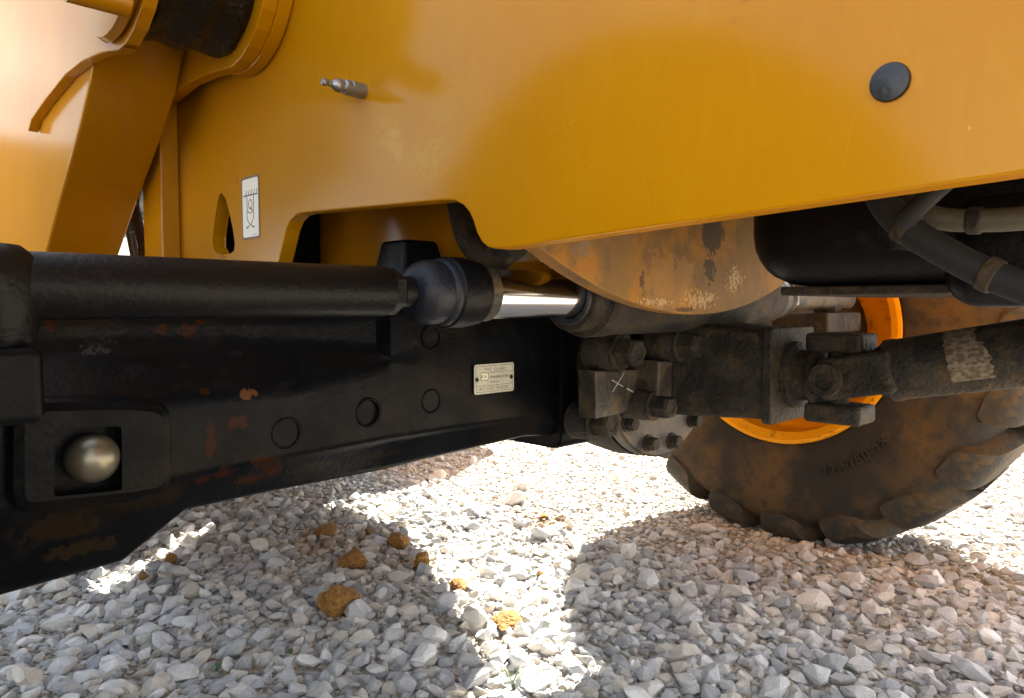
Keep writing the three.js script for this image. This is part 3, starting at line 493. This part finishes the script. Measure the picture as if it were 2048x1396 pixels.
{
  const ring = (x, hz, y0, y1, r) => rounded([[-hz, y0], [hz, y0], [hz, y1], [-hz, y1]], r, 4).map(([z, y]) => V(x, y, ZD + z));
  part('pinion_housing', loft([ring(0.15, 0.06, 0.362, 0.492, 0.016), ring(0.2, 0.06, 0.368, 0.49, 0.014), ring(0.27, 0.058, 0.372, 0.486, 0.01), ring(0.328, 0.055, 0.376, 0.48, 0.008)], 0.5), M.grime, diff);
  part('bearing_carrier', rbox(0.1, 0.178, 0.438, 0.512, -0.26, -0.05, 0.012), M.black, diff);
  part('end_flange', plateX(rounded([[ZD - 0.058, 0.371], [ZD + 0.058, 0.371], [ZD + 0.058, 0.484], [ZD - 0.058, 0.484]], 0.006), 0.3285, 0.34, 0.0015), M.grime, diff);
  for (const [px, py, x, r, len] of [[1278, 706, 0.225, 0.0185, 0.07], [1400, 692, 0.25, 0.0175, 0.07], [1344, 816, 0.235, 0.0155, 0.07], [1226, 850, 0.18, 0.0185, 0.06]]) {
    const c = P(px, py, 'x', x);
    part('bolt', mergeGeometries([turned([[0, -len], [r * 1.3, -len], [r * 1.25, -0.036], [r * 1.1, -0.0285], [0, -0.028]], 'x', c, 28), turned([[r * 1.2, -0.0285], [r * 1.2, -0.0245], [0, -0.0245]], 'x', c, 24), turned([[r * 0.92, -0.025], [r * 0.94, -0.004], [r * 0.8, 0], [r * 0.5, 0], [r * 0.45, -0.0015], [0, -0.0015]], 'x', c, 6, 0.3)]), M.grime, diff);
  }
  const z = (px, py, x) => { const p = P(px, py, 'x', x); return [p.z, p.y]; };
  part('flange_bracket', plateX([[1192, 742], [1335, 736], [1335, 806], [1290, 812], [1222, 833], [1192, 838]].map(([a, b]) => z(a, b, 0.185)), 0.157, 0.185, 0.002), M.greySteel, diff);
  part('rib', plateX([[1318, 722], [1346, 722], [1344, 806], [1316, 806]].map(([a, b]) => z(a, b, 0.215)), 0.157, 0.215, 0.003), M.greySteel, diff);
  const chalk = std({ color: new THREE.Color(0.3, 0.285, 0.26), roughness: 1 }), st = (a, b, w) => { const p = P(...a, 'x', 0.1854), q = P(...b, 'x', 0.1854), m = p.clone().add(q).multiplyScalar(0.5), l = p.distanceTo(q), g = new THREE.BoxGeometry(0.0006, w, l); g.rotateX(Math.atan2(-(q.y - p.y), q.z - p.z)); g.translate(m.x, m.y, m.z); return g; };
  part('chalk_cross', mergeGeometries([st([1248, 746], [1225, 784], 0.001), st([1224, 760], [1246, 773], 0.001), st([1254, 777], [1268, 785], 0.0016)]), chalk, diff, 'white cross chalked on the bracket');
}
{
  const u = V(0.394, 0.427, ZD), e = P(2048, 706, 'z', ZD), dir = e.clone().sub(u).setZ(0).normalize();
  const shaft = part('drive_shaft', turned([[0, 0.03], [0.02, 0.03], [0.026, 0.045], [0.031, 0.055], [0.0345, 0.058], [0.0345, 0.066], [0.0335, 0.069], [0.0335, 0.9], [0, 0.9]], dir, u, 40), M.grime, machine, 'rusty brown tubular drive shaft');
  const yoke = part('flange_yoke', turned([[0, -0.054], [0.04, -0.054], [0.04, -0.046], [0.031, -0.043], [0.029, -0.03], [0.036, -0.026], [0.038, -0.02], [0.03, -0.016], [0, -0.014]], 'x', u, 36), M.grime, machine, 'universal joint yoke');
  for (const s of [1, -1]) { // ears above and below, bearing caps on both cross arms
    part('ear', rbox(u.x - 0.03, u.x + 0.034, u.y + s * 0.041 - 0.011, u.y + s * 0.041 + 0.011, ZD - 0.026, ZD + 0.026, 0.005), M.grime, yoke);
    part('bearing_cap', turned([[0, 0], [0.019, 0], [0.0195, 0.02], [0.018, 0.024], [0.012, 0.0245], [0.011, 0.0215], [0, 0.0215]], V(0, 0, s), V(u.x, u.y, ZD + s * 0.018), 30), M.grime, yoke);
    const ear2 = rbox(-0.03, 0.05, -0.024, 0.024, -0.009, 0.009, 0.007); ear2.rotateZ(Math.atan2(dir.y, dir.x)); ear2.translate(u.x + dir.x * 0.02, u.y + dir.y * 0.02, ZD + s * 0.0275);
    part('ear', ear2, M.grime, shaft);
  }
  part('cross', mergeGeometries([turned([[0, -0.045], [0.012, -0.045], [0.012, 0.045], [0, 0.045]], 'y', u, 20), turned([[0, -0.03], [0.012, -0.03], [0.012, 0.03], [0, 0.03]], 'z', u, 20)]), M.grime, yoke);
  // worn remains of a label wrapped on the tube
  const n = 26, m = 14, pos = [], uv = [], idx = [], lr = 0.0339, up = V(-dir.y, dir.x, 0), r = rng(12), ra = Array.from({ length: n + 1 }, () => r() * 0.003), rb = Array.from({ length: n + 1 }, () => r() * 0.003);
  for (let i = 0; i <= n; i++) for (let j = 0; j <= m; j++) {
    const t = i / n, a = mix(1.32, -0.62, t), s0 = 0.118 + 0.004 * t + ra[i], s1 = s0 + (t < 0.42 ? 0.03 : 0.036) - rb[i] + (t > 0.55 ? 0.003 : 0), s = mix(s0, s1, j / m), p = u.clone().addScaledVector(dir, s).addScaledVector(up, Math.sin(a) * lr); p.z += Math.cos(a) * lr; pos.push(p.x, p.y, p.z); uv.push(s, a * lr);
    if (i < n && j < m) { const k = i * (m + 1) + j; idx.push(k, k + m + 1, k + 1, k + 1, k + m + 1, k + m + 2); }
  }
  const g = new THREE.BufferGeometry(); g.setAttribute('position', new THREE.Float32BufferAttribute(pos, 3)); g.setAttribute('uv', new THREE.Float32BufferAttribute(uv, 2)); g.setIndex(idx); g.computeVertexNormals();
  part('worn_label', g, std({ map: tex(256, 256, (a, b) => { const k = fbm(a * 18, b * 18, 4, 291, 18), l = fbm(a * 7, b * 40, 3, 293, 7); return lerp3(hex('#6b6250'), hex('#443322'), clamp01(0.8 * sstep(0.35, 0.7, k) + 0.4 * sstep(0.5, 0.7, l))); }, true, 0.06), roughness: 0.8 }), shaft, 'worn off-white label');
}
// ------------------------------------------------------------------ wheels
const font = await new FontLoader().loadAsync('fonts/droid/droid_sans_bold.typeface.json');
const tyreProfile = [[0.234, 0.112], [0.24, 0.126], [0.258, 0.14], [0.3, 0.154], [0.34, 0.159], [0.38, 0.157], [0.408, 0.149], [0.428, 0.132], [0.44, 0.1], [0.446, 0.05], [0.448, 0]];
const profCurve = new THREE.CatmullRomCurve3(tyreProfile.map(([r, z]) => V(r, z, 0)));
function lugGeo(side) {
  const ts = [0, 0.008, 0.05, 0.1, 0.16, 0.24, 0.33, 0.43, 0.54, 0.66, 0.8, 0.97, 0.985], nu = ts.length - 1, cols = [0, 0.05, 0.28, 0.5, 0.72, 0.95, 1], pos = [], idx = [];
  for (let i = 0; i <= nu; i++) {
    const t = ts[i], s = mix(0.6, 1.08, t), pt = s <= 1 ? profCurve.getPoint(s) : V(tyreProfile[10][0], -(s - 1) * 0.55, 0), tg = s < 0.999 ? profCurve.getTangent(s) : V(0, -1, 0), nx = -tg.y, ny = tg.x; // outward
    const hgt = i === 0 || i === nu ? -0.004 : 0.006 + 0.031 * sstep(0, 0.4, t);
    const mid = 0.17 * Math.pow(t, 1.2), half = mix(0.088, 0.105, Math.sin(Math.PI * clamp01(t * 1.5) * 0.66)) * mix(1, 0.62, sstep(0.5, 1, t)) * (1 - 0.45 * Math.pow(1 - clamp01(t / 0.14), 2));
    for (let j = 0; j < cols.length; j++) {
      const v = cols[j], edge = j === 0 || j === cols.length - 1, h = edge ? -0.004 : hgt, a = mid + (v - 0.5) * 2 * half * (edge ? 1.03 : 1), r = pt.x + nx * h, z = (pt.y + ny * h) * side;
      pos.push(r * Math.cos(a), r * Math.sin(a), z);
      if (i < nu && j < cols.length - 1) { const k = i * cols.length + j, n = k + cols.length; side > 0 ? idx.push(k, k + 1, n, k + 1, n + 1, n) : idx.push(k, n, k + 1, k + 1, n, n + 1); }
    }
  }
  const n = cols.length; for (const i of [0, nu]) for (let j = 1; j < n - 2; j++) { const k = i * n; idx.push(k, k + j, k + j + 1); }
  const g = new THREE.BufferGeometry(); g.setAttribute('position', new THREE.Float32BufferAttribute(pos, 3)); g.setIndex(idx);
  return boxUV(creased(g, 0.45));
}
const wheelProto = (() => {
  const w = new THREE.Group();
  const pr = [...tyreProfile.map(([r, z]) => [r, z]), ...tyreProfile.slice(0, -1).reverse().map(([r, z]) => [r, -z])];
  part('tyre', turned(pr, 'z', V(0, 0, 0), 96, 0.8), M.tyre, w, 'muddy black tyre');
  const rimP = [[0.232, 0.128], [0.244, 0.131], [0.2505, 0.136], [0.2515, 0.141], [0.249, 0.1435], [0.243, 0.1425], [0.236, 0.136], [0.2265, 0.128], [0.2235, 0.07], [0.214, 0.055], [0.2, 0.035], [0.196, 0.0], [0.196, -0.05], [0.2, -0.07], [0.2235, -0.09], [0.2265, -0.128], [0.249, -0.1435], [0.2505, -0.136], [0.232, -0.128]];
  const rim = part('rim', turned(rimP, 'z', V(0, 0, 0), 80, 0.5), M.orange, w, 'orange steel rim');
  part('wheel_disc', turned([[0.1965, -0.03], [0.18, -0.04], [0.15, -0.052], [0.1, -0.052], [0.06, -0.05], [0.06, -0.06], [0.1, -0.062], [0.15, -0.062], [0.18, -0.052], [0.1965, -0.042]], 'z', V(0, 0, 0), 64), M.orange, w);
  for (let i = 0; i < 8; i++) { const a = i / 8 * 2 * Math.PI; part('wheel_nut', prismHex(0.014, 0.02, V(0, 0, -1), V(0.125 * Math.cos(a), 0.125 * Math.sin(a), -0.0625)), M.steel, w); }
  const L = [lugGeo(1), lugGeo(-1)], n = 20;
  for (let i = 0; i < n; i++) for (const k of [0, 1]) { const m = part('lug', L[k], M.lug, w); m.rotation.z = ((i + k * 0.5) / n) * 2 * Math.PI; }
  // size moulded into the sidewall
  const glyphs = []; const size = 0.021, R0 = 0.318; let run = 0; const str = '12.5/80-18', start = -1.22;
  for (const ch of str) {
    const g = new TextGeometry(ch, { font, size, depth: 0.005, curveSegments: 4, bevelEnabled: false }); g.computeBoundingBox(); const wd = (font.data.glyphs[ch]?.ha ?? 600) / font.data.resolution * size; g.deleteAttribute('uv');
    const a = start + (run + wd / 2) / R0; g.translate(-wd / 2, 0, 0); g.rotateZ(a + Math.PI / 2); g.translate(R0 * 1.02 * Math.cos(a), R0 * 1.02 * Math.sin(a), 0.1562); run += wd * 1.12; glyphs.push(g.index ? g.toNonIndexed() : g);
  }
  part('lettering', boxUV(mergeGeometries(glyphs)), M.tyre, w, 'moulded tyre size lettering');
  return w;
})();
{
  const far = wheelProto; far.name = 'wheel'; far.position.set(0, 0.457, -0.95); far.rotation.z = 0; machine.add(far); far.userData.label = 'far front wheel with orange rim and muddy tyre';
  const near = wheelProto.clone(); near.name = 'wheel'; near.position.set(0, 0.457, 0.95); near.rotation.y = Math.PI; machine.add(near); near.userData.label = 'near front wheel';
  for (const s of [1, -1]) { // swivel hubs
    const hub = part('swivel_hub', turned([[0, 0.64], [0.085, 0.64], [0.115, 0.67], [0.125, 0.74], [0.14, 0.76], [0.14, 0.8], [0.12, 0.82], [0.115, 0.88], [0.14, 0.9], [0.14, 0.94], [0.09, 0.99], [0, 0.99]].map(([r, z]) => [r, z]), V(0, 0, -s).negate(), V(0, 0.45, 0), 48), M.grime, machine);
    for (let i = 0; i < 8; i++) { const a = i / 8 * 2 * Math.PI + 0.2; part('bolt', prismHex(0.011, 0.012, V(0, 0, -s), V(0.125 * Math.cos(a), 0.45 + 0.125 * Math.sin(a), s * 0.76)), M.grime, hub); }
  }
}
// ---- hose and pipe seen past the loader arm
{
  const X = -0.75, c = new THREE.CatmullRomCurve3([[262, 330], [266, 390], [275, 440], [283, 480], [286, 512], [286, 600]].map(([a, b]) => P(a, b, 'x', X))), g = new THREE.TubeGeometry(c, 360, 0.0088, 12, false), p = g.attributes.position, n = g.attributes.normal;
  for (let i = 0; i < p.count; i++) { const k = Math.floor(i / 13) % 4 < 2 ? 0.0009 : -0.0006; p.setXYZ(i, p.getX(i) + n.getX(i) * k, p.getY(i) + n.getY(i) * k, p.getZ(i) + n.getZ(i) * k); }
  g.computeVertexNormals();
  part('corrugated_hose', boxUV(g), std({ color: new THREE.Color(0.16, 0.07, 0.03), roughness: 0.45 }), machine);
  const a = P(255, 425, 'x', -0.95), b = P(310, 425, 'x', -0.95); part('hydraulic_pipe', tube([a, a.clone().lerp(b, 0.5), b, V(b.x, b.y, b.z - 0.3)], 0.017), M.steel, machine);
  const q = P(262, 470, 'x', -0.82), d = V(0.02, -1, -0.12); part('pipe_fitting', turned([[0, -0.09], [0.009, -0.09], [0.009, -0.03], [0.0125, -0.028], [0.0125, -0.006], [0.009, -0.004], [0.007, 0.06], [0, 0.06]], d, q, 20), M.steel, machine);
}
// ------------------------------------------------------------------ clods, weeds, shed
const clayMat = std({ map: tex(256, 256, (u, v) => { const n = fbm(u * 7, v * 7, 5, 301, 7); return lerp3(hex('#76501f'), hex('#a87a3c'), n); }, true, 1.5), roughness: 0.95, bumpMap: stoneBump, bumpScale: 0.004 });
function clodGeo(seed) {
  const g0 = new THREE.IcosahedronGeometry(1, 9); g0.deleteAttribute('uv'); g0.deleteAttribute('normal'); const g = mergeVertices(g0, 1e-5), p = g.attributes.position, q = V(), r = rng(seed), cuts = Array.from({ length: 11 }, () => [V(r() - 0.5, r() - 0.5, r() - 0.5).normalize(), 0.6 + 0.3 * r()]);
  for (let i = 0; i < p.count; i++) { q.fromBufferAttribute(p, i); for (const [n, d] of cuts) { const e = q.dot(n) - d; if (e > 0) q.addScaledVector(n, -e); } const k = 1 + 0.5 * (fbm(q.x * 2.4 + q.y * 1.7 + seed, q.z * 2.4 + q.y * 2.3, 3, seed) - 0.5) + 0.22 * (fbm(q.x * 9 + q.y * 5, q.z * 9 - q.y * 6, 3, seed + 9) - 0.5); p.setXYZ(i, q.x * k, q.y * k, q.z * k); }
  return boxUV(creased(g, 0.8));
}
{
  const clods = [[675, 1215, 80, 54, 'largest lump of ochre clay on the shaded gravel'], [705, 1118, 66, 36, 'crumbly flat lump of ochre clay below the axle'], [795, 1080, 50, 34, 'rounded ochre clay lump at the edge of the sunlight'], [845, 1122, 36, 34, 'small pointed ochre clay lump beside the sunlit strip'], [652, 1055, 58, 16, 'thin strip of crumbled ochre clay among the stones'], [914, 1170, 42, 22, 'flat pale ochre clay piece in the sunlit strip'], [1012, 1240, 72, 22, 'long thin ochre clay flake lying on sunlit stones'], [342, 1120, 26, 22, 'small dark ochre clay crumb beside the axle end'], [287, 1155, 24, 20, 'small ochre clay crumb against sunlit stones'], [1088, 1024, 22, 10, 'flat ochre chip on the bright sunlit ground'], [1052, 1027, 13, 10, 'tiny ochre crumb on the bright sunlit ground'], [940, 1228, 22, 18, 'small yellowish clay crumb near the long flake'], [1080, 1142, 18, 14, 'small ochre crumb in the middle of the sunlit strip'], [735, 1060, 22, 14, 'crumb of ochre clay beside a stone in shade']];
  clods.forEach(([px, py, w, h, label], i) => {
    const c = P(px, py, 'y', 0.004), s = camera.position.distanceTo(c) / FPX, m = shade(new THREE.Mesh(clodGeo(700 + i), clayMat));
    m.position.set(c.x, groundHeight(c.x, c.z) + h * s * 0.3 + 0.006, c.z); m.rotation.y = -YAW + 1.57 + (i % 3 - 1) * 0.3; m.scale.set(w * s * 0.42, h * s * 0.55, w * s * 0.55);
    top(m, 'clay_clod', label, 'clay', 'clay clods on the gravel');
  });
}
{
  const leafMat = phys({ color: new THREE.Color(0.075, 0.14, 0.03), roughness: 0.7, transmission: 0.3, thickness: 0, side: THREE.DoubleSide });
  [[432, 1330, 9, 0.016, 'low green weed tuft between grey stones in shade'], [1025, 1362, 4, 0.04, 'few long grass blades beside the sunlit stones'], [582, 1298, 4, 0.011, 'tiny green sprig at a small sun fleck']].forEach(([px, py, n, len, label], i) => {
    const c = P(px, py, 'y', 0.005), r = rng(40 + i), gs = [];
    for (let k = 0; k < n; k++) { const a = r() * 6.28, t = 0.35 + 0.6 * r(), l = len * (0.6 + 0.5 * r()), w = l * (i === 1 ? 0.05 : 0.16), o = V(Math.cos(a), 0, Math.sin(a)), sd = V(-o.z, 0, o.x), pos = [], idx = []; for (let j = 0; j <= 5; j++) { const f = j / 5, b = o.clone().multiplyScalar(l * Math.sin(t * f * 1.4)).add(V(0, l * 0.8 * Math.sin(f * 1.4) * (1 - 0.5 * t * f), 0)), ww = w * Math.sin(Math.PI * (0.12 + 0.86 * f)); for (const s of [-1, 1]) { const q = b.clone().addScaledVector(sd, s * ww); pos.push(q.x, q.y, q.z); } if (j < 5) idx.push(2 * j, 2 * j + 1, 2 * j + 2, 2 * j + 1, 2 * j + 3, 2 * j + 2); } const g = new THREE.BufferGeometry(); g.setAttribute('position', new THREE.Float32BufferAttribute(pos, 3)); g.setIndex(idx); g.computeVertexNormals(); gs.push(g); }
    const w = new THREE.Group(); w.position.set(c.x, groundHeight(c.x, c.z) + 0.008, c.z); top(w, 'weed', label, 'weed');
    part('leaves', mergeGeometries(gs), leafMat, w);
  });
}
{
  const d = P(270, 480, 'y', 1.2).sub(camera.position).setY(0).normalize(), c = camera.position.clone().addScaledVector(d, 16), s = new THREE.Group(); s.position.set(c.x, -0.012, c.z); s.rotation.y = Math.atan2(-d.x, -d.z); top(s, 'storage_shed', 'grey metal storage shed with a white base band beyond the loader arm', 'shed');
  part('wall', rbox(-3, 3, 1.85, 3.2, -3, 0, 0.02), std({ color: new THREE.Color(0.16, 0.19, 0.2), roughness: 0.6 }), s);
  part('base_band', rbox(-3, 3, 0, 1.848, -3, 0, 0.02), std({ color: new THREE.Color(0.72, 0.72, 0.7), roughness: 0.8 }), s);
  part('roof', plateX([[-3.2, 3.2], [0.2, 3.2], [0.2, 3.3], [-1.5, 4], [-3.2, 3.3]], -3.1, 3.1, 0.01), std({ color: new THREE.Color(0.09, 0.1, 0.11), roughness: 0.6 }), s);
}
// trees and a hedge in front of the machine, outside the picture: the glossy paint mirrors them
{
  const bark = std({ color: new THREE.Color(0.09, 0.07, 0.05), roughness: 0.95 }), leaf = [[0.02, 0.04, 0.012], [0.025, 0.045, 0.015], [0.02, 0.038, 0.012]].map((c) => phys({ color: new THREE.Color(...c), roughness: 0.75, transmission: 0.3, thickness: 0, side: THREE.DoubleSide }));
  const leaves = (n, seed, place, size) => { const r = rng(seed), pos = [], q = new THREE.Quaternion(), e = new THREE.Euler(); for (let i = 0; i < n; i++) { const c = place(r), l = size * (0.6 + 0.8 * r()); e.set(r() * 6.28, r() * 6.28, r() * 6.28); q.setFromEuler(e); const v = [[-1, 0], [0, -0.45], [1, 0], [0, 0.45]].map(([a, b]) => V(a * l, b * l, 0).applyQuaternion(q).add(c)); for (const k of [0, 1, 2, 0, 2, 3]) pos.push(v[k].x, v[k].y, v[k].z); } const g = new THREE.BufferGeometry(); g.setAttribute('position', new THREE.Float32BufferAttribute(pos, 3)); g.computeVertexNormals(); return g; };
  const tree = (x, z, h, rad, seed, label) => {
    const t = new THREE.Group(); t.position.set(x, -0.02, z); top(t, 'tree', label, 'tree'); const r = rng(seed);
    part('trunk', turned([[0.2, 0], [0.15, 0.5], [0.12, h * 0.45], [0.05, h * 0.8], [0, h * 0.85]], 'y', V(0, 0, 0), 14), bark, t);
    for (let i = 0; i < 5; i++) { const a = i * 1.26 + r(), y0 = h * (0.35 + 0.08 * i); part('limb', tube([V(0, y0, 0), V(Math.cos(a) * rad * 0.4, y0 + h * 0.1, Math.sin(a) * rad * 0.4), V(Math.cos(a) * rad * 0.75, y0 + h * 0.17, Math.sin(a) * rad * 0.75)], 0.04, 10, 6), bark, t); }
    const blobs = Array.from({ length: 26 }, () => { const a = r() * 6.28, b = Math.acos(2 * r() - 1), d = Math.cbrt(r()) * 0.8; return [V(Math.sin(b) * Math.cos(a) * rad * d, h * 0.6 + Math.cos(b) * h * 0.36 * d, Math.sin(b) * Math.sin(a) * rad * d), rad * (0.25 + 0.2 * r())]; });
    part('crown', leaves(5200, seed + 1, (q) => { const [c, s] = blobs[Math.floor(q() * blobs.length)], a = q() * 6.28, b = Math.acos(2 * q() - 1), d = Math.pow(q(), 0.4) * s; return V(c.x + d * Math.sin(b) * Math.cos(a), c.y + d * Math.cos(b), c.z + d * Math.sin(b) * Math.sin(a)); }, 0.13), leaf[seed % 3], t);
  };
  tree(-10.4, 4.9, 6.4, 1.9, 810, 'tall leafy tree in front of the machine, mirrored in its paint');
  tree(-12.5, 6.0, 5.6, 1.9, 820, 'shorter leafy tree behind the tall tree');
  const hg = new THREE.Group(); hg.position.set(-15, -0.02, 3.4); top(hg, 'hedge', 'dense flat-topped green hedge in front of the machine', 'hedge');
  part('foliage', leaves(9000, 850, (r) => V((r() - 0.5) * 1.5, r() * 3.45, (r() - 0.5) * 7.5), 0.15), leaf[1], hg);
}
renderer.render(scene, camera);
